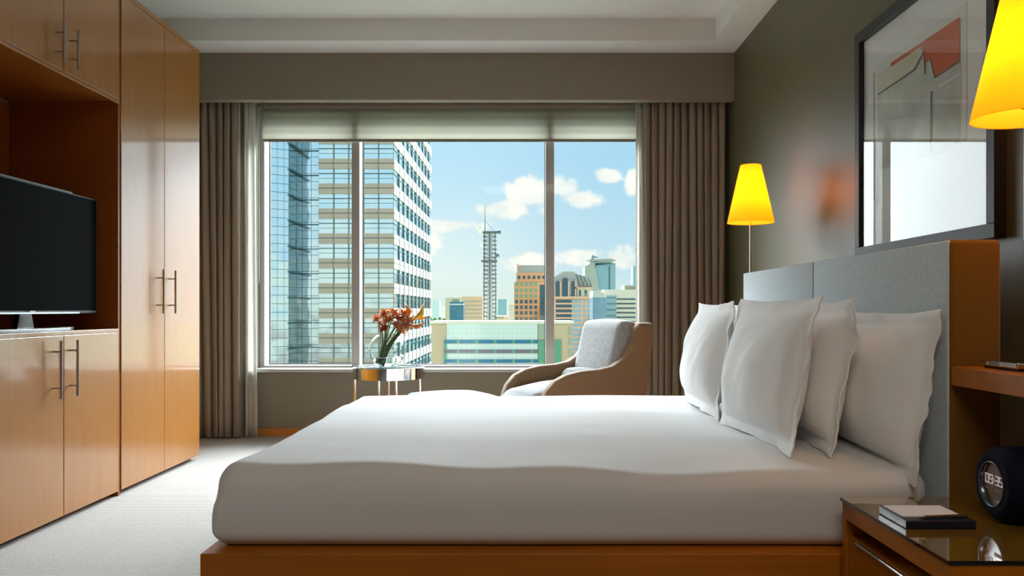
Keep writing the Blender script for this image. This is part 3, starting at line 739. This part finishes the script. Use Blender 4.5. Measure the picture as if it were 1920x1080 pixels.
FY = VY
def petal(b, base, dirv, up, ln, wd, curl=.5, n=5):
    dirv = Vector(dirv).normalized(); up = Vector(up).normalized(); s = dirv.cross(up).normalized()
    rows = []
    for i in range(n + 1):
        t = i / n; w_ = wd * math.sin(PI * min(1, t * .85 + .12)) ** .8
        c = Vector(base) + dirv * ln * t * (1 - .25 * curl * t) + up * ln * (.35 * t - curl * t * t)
        rows.append([b.bm.verts.new(c - s * w_ + up * w_ * .25), b.bm.verts.new(c), b.bm.verts.new(c + s * w_ + up * w_ * .25)])
    for i in range(n):
        for j in range(2): b.bm.faces.new((rows[i][j], rows[i + 1][j], rows[i + 1][j + 1], rows[i][j + 1]))
rf = random.Random(5)
def px(x, y, Y): return Vector(((x - 980) * Y / 1587, Y, 1 + (580 - y) * Y / 1587))
foot0 = Vector((VX - .055, VY, TZ + .022))
def flower(head, mat, k, size, label, npet=14):
    head = Vector(head); foot = foot0 + Vector((rf.uniform(-.02, .03), rf.uniform(-.03, .03), rf.uniform(0, .01)))
    r = empty('cut_flower', foot, label=label, cat='flower', group='rust coloured flowers in the vase')
    neck = Vector((VX - .005, VY, TZ + .185)) + Vector((rf.uniform(-.02, .03), rf.uniform(-.03, .03), 0))
    pts = []
    for i in range(11):
        t = i / 10; pts.append((1 - t) ** 2 * foot + 2 * t * (1 - t) * (foot * .35 + neck * .65) + t * t * head)
    B().tube([p - foot for p in pts], .0045, 6).done('stem', M['green_stem'], r, smooth=True)
    ax = (head - neck).normalized(); ax = (ax + Vector((rf.uniform(-.4, .4), rf.uniform(-.6, .2), .2))).normalized()
    b = B(); h = head - foot
    for q in range(npet):
        a = q * 2.399; lay = q / npet
        ref = ax.cross(Vector((0, 0, 1)) if abs(ax.z) < .9 else Vector((1, 0, 0))).normalized(); s = ax.cross(ref)
        out = ref * math.cos(a) + s * math.sin(a)
        d = (out * (1.1 - .6 * lay) + ax * (.35 + .8 * lay)).normalized()
        petal(b, h, d, (ax - d * ax.dot(d)).normalized() if abs(ax.dot(d)) < .99 else s, size * rf.uniform(.8, 1.15), size * .15, curl=rf.uniform(.3, .9))
    o = b.done('bloom', mat, r, smooth=True)
    m = o.modifiers.new('t', 'SOLIDIFY'); m.thickness = .0012
    return r
heads = [(709, 601, 'rust', 0.057), (722, 592, 'rust', 0.061), (737, 590, 'rust', 0.061), (729, 604, 'rust', 0.068), (746, 603, 'dark', 0.070), (757, 593, 'dark', 0.061),
         (741, 614, 'rust', 0.062), (757, 611, 'rust', 0.065), (722, 618, 'dark', 0.049), (763, 602, 'rust', 0.061), (750, 620, 'rust', 0.054), (716, 609, 'rust', 0.043)]
words = ['leftmost', 'upper left', 'top', 'large left', 'central dark', 'upper dark', 'lower left', 'lower right', 'low drooping', 'right side', 'lowest', 'small left']
for i, (x, y, c, s) in enumerate(heads):
    flower(px(x, y, FY + rf.uniform(-.05, .05)), M['petal_rust' if c == 'rust' else 'petal_dark'], i, s, f'{words[i]} rust brown bloom of the bouquet in the globe vase', 30)
def calla(tip, throat, mat, label, size):
    throat = Vector(throat); tip = Vector(tip); foot = foot0 + Vector((rf.uniform(0, .04), rf.uniform(-.03, .03), 0))
    r = empty('calla_lily', foot, label=label, cat='flower', group='calla lilies in the vase')
    neck = Vector((VX + .02, VY, TZ + .19)); pts = []
    for i in range(11):
        t = i / 10; pts.append((1 - t) ** 2 * foot + 2 * t * (1 - t) * (foot * .2 + neck * .8) + t * t * throat)
    B().tube([p - foot for p in pts], .0045, 8).done('stem', M['green_stem'], r, smooth=True)
    ax = (tip - throat).normalized(); side_ = ax.cross(Vector((0, 1, 0))).normalized(); f = ax.cross(side_)
    L0 = (tip - throat).length; b = B()
    def fn(u, v):
        a = 2 * PI * u; lip = .5 + .5 * math.cos(a)
        ln = L0 * v * (.68 + .42 * lip); rad = size * (.16 + .84 * v ** 1.5) * (1 + .25 * v * lip)
        p = throat + ax * ln + side_ * rad * math.cos(a) + f * rad * math.sin(a) * .8
        p += side_ * size * .55 * max(0, v - .75) * 4 * lip * .5
        return p - foot
    b.grid(fn, 28, 10)
    o = b.done('spathe', mat, r, smooth=True); m = o.modifiers.new('t', 'SOLIDIFY'); m.thickness = .0015
    B().tube([throat - foot, throat + ax * L0 * .75 - foot], [.004, .003], 8).done('spadix', M['petal_yellow'], r, smooth=True)
calla(px(768, 573, FY), px(763, 602, FY), M['petal_orange'], 'upright orange calla lily in the middle of the bouquet', .024)
calla(px(797, 580, FY - .02), px(770, 604, FY), M['petal_yellow'], 'yellow green calla lily reaching right from the bouquet', .025)
calla(px(793, 612, FY - .03), px(762, 610, FY - .01), M['petal_orange'], 'orange calla lily lying low at the right of the bouquet', .022)
calla(px(797, 598, FY + .03), px(775, 592, FY), M['petal_orange'], 'small orange calla lily behind the yellow one', .018)
def loose(pts, label):
    pts = [px(*p) for p in pts]; r = empty('leafy_stem', pts[0], label=label, cat='stem')
    B().tube([p - pts[0] for p in pts], .0028, 6).done('stem', M['green_stem'], r, smooth=True)
    b = B(); e = pts[-1] - pts[0]
    for k in range(4): petal(b, e, (math.cos(k * 1.7), math.sin(k * 1.7) * .5, -.6 + .3 * k), (0, 0, 1), .03, .004)
    b.done('leaf', M['green_stem'], r, smooth=True)
loose([(711, 678, FY), (713, 650, FY), (713, 615, FY), (712, 604, FY)], 'single upright green stem at the left of the bouquet')
loose([(716, 680, FY), (742, 632, FY), (756, 620, FY), (764, 620, FY)], 'short green stem with leaves low at the right of the bouquet')

# ------------------------------------------------------------------ the city outside
GZ = -62.0
def cpx(x, D): return (x - 980) * D / 1587
def cpz(y, D): return 1 + (580 - y) * D / 1587
gm = plain('city_ground', S(120, 130, 105), .95, var=.3, scale=.02)
tag(struct(B().box(-1500, 1500, 40, 4000, GZ - 1, GZ).done('ground', gm)))
def cm(name, c, rough=.7, **k): return plain(name, c, rough, **k)
C_sand = cm('sand_panel', S(190, 176, 156)); C_tan = cm('tan_wall', S(190, 168, 138)); C_cream = cm('cream_wall', S(216, 206, 188))
C_white = cm('white_panel', S(216, 224, 218)); C_brick = cm('orange_stone', S(200, 150, 108)); C_brick2 = cm('pink_stone', S(206, 170, 144))
C_grey = cm('grey_metal_roof', S(150, 154, 150), .5); C_dark = cm('dark_mullion', S(44, 92, 100), .5); C_steel = cm('lattice_steel', S(82, 92, 90), .5)
C_green = plain('green_glass', S(90, 150, 120), .12, coat=.5); C_blue = plain('blue_ribbon_glass', S(40, 110, 140), .15, coat=.5); C_purple = plain('dusk_ribbon_glass', S(110, 100, 115), .2, coat=.5)
C_navy = plain('dark_window_glass', S(50, 78, 90), .12, coat=.6); C_teal = plain('green_window_glass', S(110, 150, 120), .15, coat=.5)
C_haze = cm('hazed_blue_wall', S(186, 206, 208)); C_haze2 = cm('hazed_blue_glass', S(128, 164, 178), .3); C_tree = cm('tree_foliage', S(92, 122, 78), .9, var=.4, scale=.1)  # both pale blues carry distance haze in their colour

def curtain_wall(name, c, sx, sz, lw=.05, metal=.85, lines=S(86, 130, 134), warp=.012):
    """reflective glazing with a grid of joints, laid out in object space"""
    t = NT(name); tc = t.n('ShaderNodeTexCoord'); sp = t.n('ShaderNodeSeparateXYZ'); t.link(tc.outputs['Object'], sp.inputs[0])
    def mth(op, a, b=None):
        n = t.n('ShaderNodeMath', operation=op)
        for i, v in enumerate((a, b)):
            if v is None: continue
            if isinstance(v, (int, float)): n.inputs[i].default_value = v
            else: t.link(v, n.inputs[i])
        return n.outputs[0]
    s = mth('ADD', sp.outputs[0], sp.outputs[1])
    a = mth('LESS_THAN', mth('FRACT', mth('DIVIDE', s, sx)), lw / sx * 1.6); b = mth('LESS_THAN', mth('FRACT', mth('DIVIDE', sp.outputs[2], sz)), lw / sz * 1.6)
    ln = mth('MAXIMUM', a, b)
    r = t.ramp(ln, [(0.0, c), (1.0, lines)]); t.link(r, t.b.inputs['Base Color'])
    t.b.inputs['Metallic'].default_value = metal; t.b.inputs['Roughness'].default_value = .06
    n = t.n('ShaderNodeTexNoise', Scale=.16, Detail=2.0); t.link(tc.outputs['Object'], n.inputs['Vector']); t.bump(n.outputs[0], .6, .35)
    return t.m
G_main = curtain_wall('tower_glass', (.80, .92, .93), 2.4, 2.0)
G_wing = curtain_wall('tower_wing_glass', (.78, .90, .93), 1.5, 1.33)
G_dark = curtain_wall('tower_dark_glass', (.12, .24, .26), 1.5, 1.0, metal=.5, lines=S(30, 60, 66))

# glass tower at the left
tw = empty('glass_tower', (-30, 150, GZ), label='tall reflective glass office tower with sand coloured bands, left half of the window view', cat='building')
ox, oy = -30, 150
D0 = 136.0; fx0, fx1 = cpx(598, D0), cpx(738, D0); yb = 191
def tb(n, x0, x1, y0, y1, z0, z1, m): return B().box(x0 - ox, x1 - ox, y0 - oy, y1 - oy, z0 - GZ, z1 - GZ).done(n, m, tw)
TOPZ = 62
tb('main_block', fx0, fx1, D0, yb, GZ, TOPZ, G_main)
tb('glass_block', cpx(557, 138), fx0, 138, yb, GZ, TOPZ, G_wing)
B().prism([(cpx(541, 132) - ox, 132 - oy), (cpx(541, 132) - ox, 150 - oy), (-46 - ox, 150 - oy), (-43.5 - ox, 127.5 - oy)][::-1], 'Z', 0, TOPZ - GZ).done('angled_wing', G_wing, tw)
tb('recess_wall', cpx(541, 132) - .3, cpx(541, 132) + .12, 132, 139.5, GZ, TOPZ, G_dark)
pitch = 4.0
z = cpz(317, D0) - pitch * 20
k = 0
while z < TOPZ - 2:
    if z > GZ + 3:
        b = B().box(fx0 - .02 - ox, fx1 + .16 - ox, D0 - .25 - oy, yb + .1 - oy, z - GZ, z + 1.65 - GZ)
        b.done('spandrel_band', C_sand, tw)
        B().box(fx0 - .02 - ox, fx1 + .20 - ox, D0 - .32 - oy, yb - oy, z + .88 - GZ, z + .94 - GZ).done('band_joint', C_dark, tw)
        B().box(fx0 - ox, fx1 + .12 - ox, D0 - .2 - oy, yb + .05 - oy, z - .78 - GZ, z - .68 - GZ).done('floor_ledge', C_dark, tw)
        B().box(cpx(557, 138) - ox, fx0 - ox, 137.75 - oy, 138.1 - oy, z - .78 - GZ, z - .66 - GZ).done('floor_ledge', C_dark, tw)
        B().box(cpx(541, 132) - .2 - ox, cpx(541, 132) + .5 - ox, 131.9 - oy, 139 - oy, z - .8 - GZ, z - .6 - GZ).done('recess_ledge', C_dark, tw)
    z += pitch; k += 1
for i in range(9):
    y = D0 + 5.2 + i * 5.6
    tb('vertical_fin', fx1, fx1 + .22, y, y + .55, GZ, TOPZ, C_dark)
xx = fx0
for i in range(6):
    x = fx0 + (i + .0) * (fx1 - fx0) / 5
    if i in (0, 5): continue
    tb('joint_line', x - .05, x + .05, D0 - .34, D0, GZ, TOPZ, cm('joint', S(120, 130, 120)))

# white ribbon window building just below eye level
D = 300.0
def bbox_b(n, root, x0, x1, y0, y1, m, D, depth=1.0, off=0.0, bottom=None):
    """box whose front stands off metres in front of distance D; edges given where they stand at that distance"""
    X0, X1, Z0, Z1 = cpx(x0, D), cpx(x1, D), (cpz(y1, D) if bottom is None else bottom), cpz(y0, D)
    c = root.location
    return B().box(X0 - c.x, X1 - c.x, D - off - c.y, D - off + depth - c.y, Z0 - c.z, Z1 - c.z).done(n, m, root)
wbd = empty('office_building', (cpx(930, D), D + 10, GZ), label='white low office building with blue ribbon windows and a flat roof', cat='building')
bbox_b('main_block', wbd, 806, 1072, 606, 0, C_tan, D, 26, 0, GZ)
bbox_b('roof_parapet', wbd, 804, 1076, 602.5, 607, C_cream, D, 28, .6)
bbox_b('white_facade', wbd, 838, 1008, 607, 0, curtain_wall('white_tile', S(200, 210, 204), 1.6, 1.7, .06, 0.0, S(178, 192, 184)), D, 1, .5, GZ)
for k in range(7):
    y0 = 637 + k * 18.2
    bbox_b('ribbon_window', wbd, 833, 1008, y0, y0 + 6.8, C_purple if k % 2 else C_blue, D, .4, .75)
    for j in range(5):
        x = 857 + j * 34.5
        bbox_b('ribbon_panel', wbd, x, x + 5, y0, y0 + 6.8, C_green, D, .4, .85)
bbox_b('corner_glazing', wbd, 833, 838.5, 637, 0, C_green, D, .4, .6, GZ)
bbox_b('corner_glazing', wbd, 1009, 1021, 638, 0, C_green, D, .4, .6, GZ)
bbox_b('corner_glazing', wbd, 1040, 1052, 637, 0, C_green, D, .4, .6, GZ)
bbox_b('green_wall', wbd, 1009, 1021, 607, 637, cm('grey_green_wall', S(150, 160, 140)), D, .4, .5)
for k in range(4):
    y0 = 614 + k * 20; bbox_b('window', wbd, 1066, 1071, y0, y0 + 13, C_grey, D, .3, .3)

# telecom mast behind its roof
D = 331.0
mr = empty('telecom_mast', (cpx(918.5, D), D, -5), label='steel lattice telecom mast with white dish antennas above the roofs', cat='mast')
sq = 2.3; z0m, z1m = 0, cpz(436, D) + 5
def mp(n, b, m, **k): return b.done(n, m, mr, **k)
cor = [(-sq, -sq), (sq, -sq), (sq, sq), (-sq, sq)]
for (x, y) in cor: mp('mast_leg', B().cyl((x, y, z0m), (x * .95, y * .95, z1m), .17, seg=8), C_steel)
mp('ladder', B().box(-.25, .25, -sq - .1, -sq + .1, z0m, z1m), cm('dark_ladder', S(70, 84, 86), .5))
ns = 22; hs = (z1m - z0m) / ns
for k in range(ns):
    b = B(); za, zb = z0m + k * hs, z0m + (k + 1) * hs
    for i in range(4):
        a, c = cor[i], cor[(i + 1) % 4]
        b.cyl((*a, za), (*c, zb), .075, seg=5); b.cyl((*c, za), (*a, zb), .075, seg=5); b.cyl((a[0] * 1.12, a[1] * 1.12, zb), (c[0] * 1.12, c[1] * 1.12, zb), .14, seg=5)
    mp('lattice_bay', b, C_steel)
def dish(x, z, r, m, y=-sq - .6, dx=-.5):
    q = B(); q.lathe([(.01, .35), (r * .5, .27), (r, 0), (r, -.25), (.01, -.25)], c=(x, y, z), seg=20, axis='X')
    mp('dish_antenna', q, m, smooth=True)
wd = cm('dish_white', S(212, 210, 200))
mp('dish_antenna', B().sph((cpx(901, D) - mr.location.x, -3.2, cpz(431, D) + 5), 1.5, (.8, .45, 1.1)), wd, smooth=True)
mp('dish_antenna', B().sph((cpx(903.5, D) - mr.location.x, -3, cpz(460, D) + 5), .75, (.8, .5, 1.1)), wd, smooth=True)
mp('drum_antenna', B().cyl((3.0, -2.8, cpz(436, D) + 5), (4.4, -2.8, cpz(436, D) + 5), .75, seg=12), C_steel)
mp('drum_antenna', B().cyl((2.6, -2.8, cpz(480, D) + 5), (3.9, -3.2, cpz(479, D) + 5), .6, seg=12), C_steel)
mp('drum_antenna', B().cyl((-3.0, -2.8, cpz(490, D) + 5), (-2.0, -3.2, cpz(490, D) + 5), .6, seg=12), C_steel)
mp('top_platform', B().box(-2.8, 3.2, -2.8, 2.8, z1m - .2, z1m + .3), C_steel)
mp('side_platform', B().box(-2.9, 2.9, -2.9, 2.9, cpz(491, D) + 5, cpz(488, D) + 5), C_steel)
mp('spire', B().cyl((-1.9, 0, z1m), (-1.9, 0, cpz(384, D) + 5), .22, .08, seg=8), C_steel)
mp('spire_stay', B().cyl((-1.7, 0, cpz(414, D) + 5), (2.2, 0, z1m), .1, seg=6), C_steel)

# orange stone tower
D = 420.0
ob = empty('office_tower', (cpx(994, D), D, GZ), label='orange stone office tower with square windows left of the right mullion', cat='building')
bbox_b('shaft', ob, 964, 1036, 529, 0, C_brick, D, 22, 0, GZ)
bbox_b('upper_storey', ob, 968, 1034, 511, 530, C_brick, D, 20, -.6)
bbox_b('corner_post', ob, 969.5, 972, 495, 511, C_brick, D, 1, -.6)
c = ob.location
B().prism([(cpx(970.5, D) - c.x, cpz(511.5, D) - c.z), (cpx(972.5, D) - c.x, cpz(497, D) - c.z), (cpx(1030, D) - c.x, cpz(497, D) - c.z), (cpx(1033, D) - c.x, cpz(511.5, D) - c.z)], 'Y', 1, 18).done('roof', C_grey, ob)
for i in range(6):
    x = 970.5 + i * 9.3; bbox_b('window', ob, x, x + 5.4, 516.8, 523, C_navy, D, .3, -.5)
for r_ in range(8):
    for i in range(5):
        x = 965.8 + i * 8.9; y = 541.0 + (r_ - 1) * 10.6 + (0 if r_ else -1)
        if i == 4: w_ = 6
        bbox_b('window', ob, x, x + 5.8, y, y + 6.6, C_teal if r_ < 3 else C_navy, D, .3, .15)
bbox_b('corner_glazing', ob, 1012, 1021, 534, 0, C_navy, D, .3, .1, GZ)

# arched building
D = 395.0
ar = empty('arched_building', (cpx(1075, D), D, GZ), label='pink stone building with three arched windows under a domed grey roof', cat='building')
bbox_b('main_block', ar, 1036, 1111, 557, 0, C_brick2, D, 24, 0, GZ)
bbox_b('crown_wall', ar, 1036, 1082, 525, 558, C_grey, D, 16, 0)
bbox_b('corner_block', ar, 1079, 1109, 541, 558, cm('sage_wall', S(180, 188, 164)), D, 16, 0)
bbox_b('cornice', ar, 1034, 1112, 556, 559.5, C_brick2, D, 25, .9)
bbox_b('cornice', ar, 1078, 1112, 538.5, 541, C_brick2, D, 18, .6)
c = ar.location
def pz(x, y, D_=395.0): return (cpx(x, D_) - c.x, cpz(y, D_) - c.z)
B().prism([pz(1036, 540), pz(1038, 520), pz(1048, 514), pz(1056, 509), pz(1075, 509), pz(1082, 514), pz(1096, 518), pz(1104, 528), pz(1110, 539), pz(1110, 541)], 'Y', .8, 15).done('roof', C_grey, ar)
for i in range(4):
    B().prism([pz(1080 + i * 7, 514 + i * 1.5), pz(1081.5 + i * 7, 514 + i * 1.5), pz(1090 + i * 7, 538), pz(1088 + i * 7, 538)], 'Y', .2, .9).done('roof_rib', cm('rib', S(90, 104, 104)), ar)
for (x0, x1, yt) in ((1042, 1049.5, 527), (1054.5, 1064.5, 521.5), (1071, 1078.5, 527)):
    n_ = 10; pts = [pz(x0, 556), pz(x1, 556)] + [pz((x0 + x1) / 2 + (x1 - x0) / 2 * math.cos(PI * i / n_), yt + 4 - 4.5 * math.sin(PI * i / n_)) for i in range(n_ + 1)]
    B().prism(pts, 'Y', -.4, -.1).done('arched_window', C_navy, ar)
for x in (1049.8, 1064.8, 1078): bbox_b('pilaster', ar, x, x + 2.6, 528, 557, C_brick2, D, .5, .6)
for r_ in range(14):
    y = 562 + r_ * 9.0
    if y < 640: bbox_b('ribbon_window', ar, 1042, 1072, y, y + 5.6, C_navy, D, .3, .15)
    bbox_b('ribbon_window', ar, 1073, 1090, y, y + 5.6, C_haze2, D, .3, .15)
    for x in (1093, 1101.5): bbox_b('window', ar, x, x + 5, y, y + 6, C_haze2 if r_ < 5 else C_navy, D, .3, .15)
for x in (1085, 1096): bbox_b('crown_window', ar, x, x + 4.5, 544, 555, C_navy, D, .3, .15)

# slanted glass tower
D = 640.0
sg = empty('glass_tower', (cpx(1125, D), D, GZ), label='blue glass tower with a slanted fin and a flying roof, far beyond the armchair', cat='building')
c = sg.location
def pz2(x, y): return (cpx(x, D) - c.x, cpz(y, D) - c.z)
bbox_b('glass_body', sg, 1117, 1154, 494, 0, C_haze2, D, 30, 0, GZ)
B().prism([pz2(1096, 640), pz2(1096, 500), pz2(1105, 495), pz2(1109, 478), pz2(1112, 482), pz2(1124, 545), pz2(1124, 640)], 'Y', -2, 20).done('stone_fin', cm('sage_stone', S(158, 166, 158)), sg)
B().prism([pz2(1109, 478), pz2(1122, 482.5), pz2(1123, 484), pz2(1112, 484.5)], 'Y', -2, 10).done('fin_cap', C_haze2, sg)
B().prism([pz2(1101, 487), pz2(1145, 485.5), pz2(1155, 488.5), pz2(1140, 491.5), pz2(1114, 490)], 'Y', -4, 22).done('flying_roof', C_grey, sg)
B().prism([pz2(1112, 490), pz2(1140, 490), pz2(1154, 494), pz2(1112, 497)], 'Y', 0, 20).done('roof_beam', C_haze2, sg)
bbox_b('dark_strip', sg, 1141.5, 1143.5, 499, 545, C_navy, D, .3, .3)

# glass and ribbon blocks at the right
D = 370.0
rb = empty('office_block', (cpx(1155, D), D, GZ), label='cream office block with thin dark ribbon windows at the right of the view', cat='building')
bbox_b('main_block', rb, 1132, 1240, 543, 0, C_cream, D, 26, 0, GZ)
bbox_b('penthouse', rb, 1172, 1240, 535, 544, cm('grey_penthouse', S(150, 148, 128)), D, 14, -2)
for r_ in range(9):
    y = 559.5 + r_ * 8.5; bbox_b('ribbon_window', rb, 1156, 1240, y, y + 2.6, C_navy, D, .3, .2)
bbox_b('glass_wing', rb, 1137, 1155, 554, 0, curtain_wall('ribbed_wing', S(150, 178, 184), 90, 2.6, .5, .2, S(110, 140, 150)), D, .5, .4, GZ)
D = 350.0
gb = empty('glass_block', (cpx(1123, D), D, GZ), label='blue grey glass block with a pale pitched roof beside the arched building', cat='building')
bbox_b('glass_body', gb, 1111.5, 1136, 558, 0, plain('slate_blue_glass', S(104, 140, 160), .25, coat=.3, var=.2, scale=.15), D, 18, 0, GZ)
c = gb.location
B().prism([(cpx(x, D) - c.x, cpz(y, D) - c.z) for x, y in ((1111, 558), (1112, 545), (1126, 544), (1132, 550), (1136, 558))], 'Y', .1, 16).done('roof', cm('pale_roof', S(172, 182, 176)), gb)
def simple(name, label, x0, x1, y0, D, m, win=None, depth=14, cat='building', wm=None):
    r = empty(name, (cpx((x0 + x1) / 2, D), D, GZ), label=label, cat=cat)
    bbox_b('main_block', r, x0, x1, y0, 0, m, D, depth, 0, GZ)
    if win:
        px0, px1, yy, hgt, step, n = win
        for k in range(n): bbox_b('ribbon_window', r, px0, px1, yy + k * step, yy + k * step + hgt, wm or C_navy, D, .3, .2)
    return r
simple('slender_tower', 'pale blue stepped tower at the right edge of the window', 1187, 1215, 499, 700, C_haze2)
simple('slender_tower', 'thin white tower with striped balconies beside the orange tower', 953, 964, 569, 520, C_cream, (954, 963, 572, 1.4, 3.4, 10), wm=C_haze2)
simple('office_building', 'beige office building with window rows left of the mast', 866, 905, 556, 470, C_tan, (873, 904, 564, 2.6, 7.5, 6), wm=cm('dusty_glass', S(150, 150, 128), .4), depth=40)
bc = simple('office_building', 'small teal glass office cube in front of the beige building', 843, 869, 566, 440, plain('teal_glass', S(50, 112, 138), .2, coat=.4, var=.15, scale=.2), None)
bbox_b('roof_band', bc, 842, 870, 569.5, 572, C_haze, 440.0, 2, .4); bbox_b('roof_dome', bc, 848, 862, 561, 566, cm('mossy', S(120, 140, 124)), 440.0, 6, 0)
simple('office_building', 'greyish building behind the teal glass cube', 835, 866, 558, 560, cm('grey_stone', S(186, 180, 160)), None)
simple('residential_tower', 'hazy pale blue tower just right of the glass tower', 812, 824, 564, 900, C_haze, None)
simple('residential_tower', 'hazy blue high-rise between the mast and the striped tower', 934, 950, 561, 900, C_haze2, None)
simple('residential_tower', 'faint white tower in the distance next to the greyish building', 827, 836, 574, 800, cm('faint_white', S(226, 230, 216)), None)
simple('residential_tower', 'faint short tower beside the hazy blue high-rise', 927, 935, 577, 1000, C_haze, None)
simple('office_building', 'low cream building at the foot of the mast', 925, 953, 592, 430, C_cream, (927, 945, 594.5, 3, 6, 2), wm=cm('sage_glass', S(140, 156, 136), .4))
rt = random.Random(9)
ordn = ['first', 'second', 'third', 'fourth', 'fifth', 'sixth', 'seventh', 'eighth']
hl = B().lathe([(.1, 46), (30, 45.5), (60, 40), (110, 20), (150, 0)], c=(cpx(822, 590), 600, GZ), seg=40).done('ground_rise', cm('hill_grass', S(104, 124, 88), .95, var=.3, scale=.05), None, smooth=True)
hl['kind'] = 'structure'
for i in range(4):
    D = (572.0, 578.0)[i % 2]; x = 809 + i * 8.2
    t = empty('tree', (cpx(x, D), D, GZ + 44.5), label=f'{ordn[i]} distant green tree from the glass tower, in the row before the teal cube', cat='tree', group='distant trees')
    B().cyl((0, 0, 0), (0, 0, 8), .35, .2, seg=8).done('trunk', cm('bark', S(90, 76, 60)), t)
    q = B()
    for _ in range(6): q.sph((rt.uniform(-.7, .7), rt.uniform(-.7, .7), 10 + rt.uniform(-2, 2.2)), rt.uniform(1.1, 1.6), u=12, v=8)
    q.done('crown', C_tree, t, smooth=True)
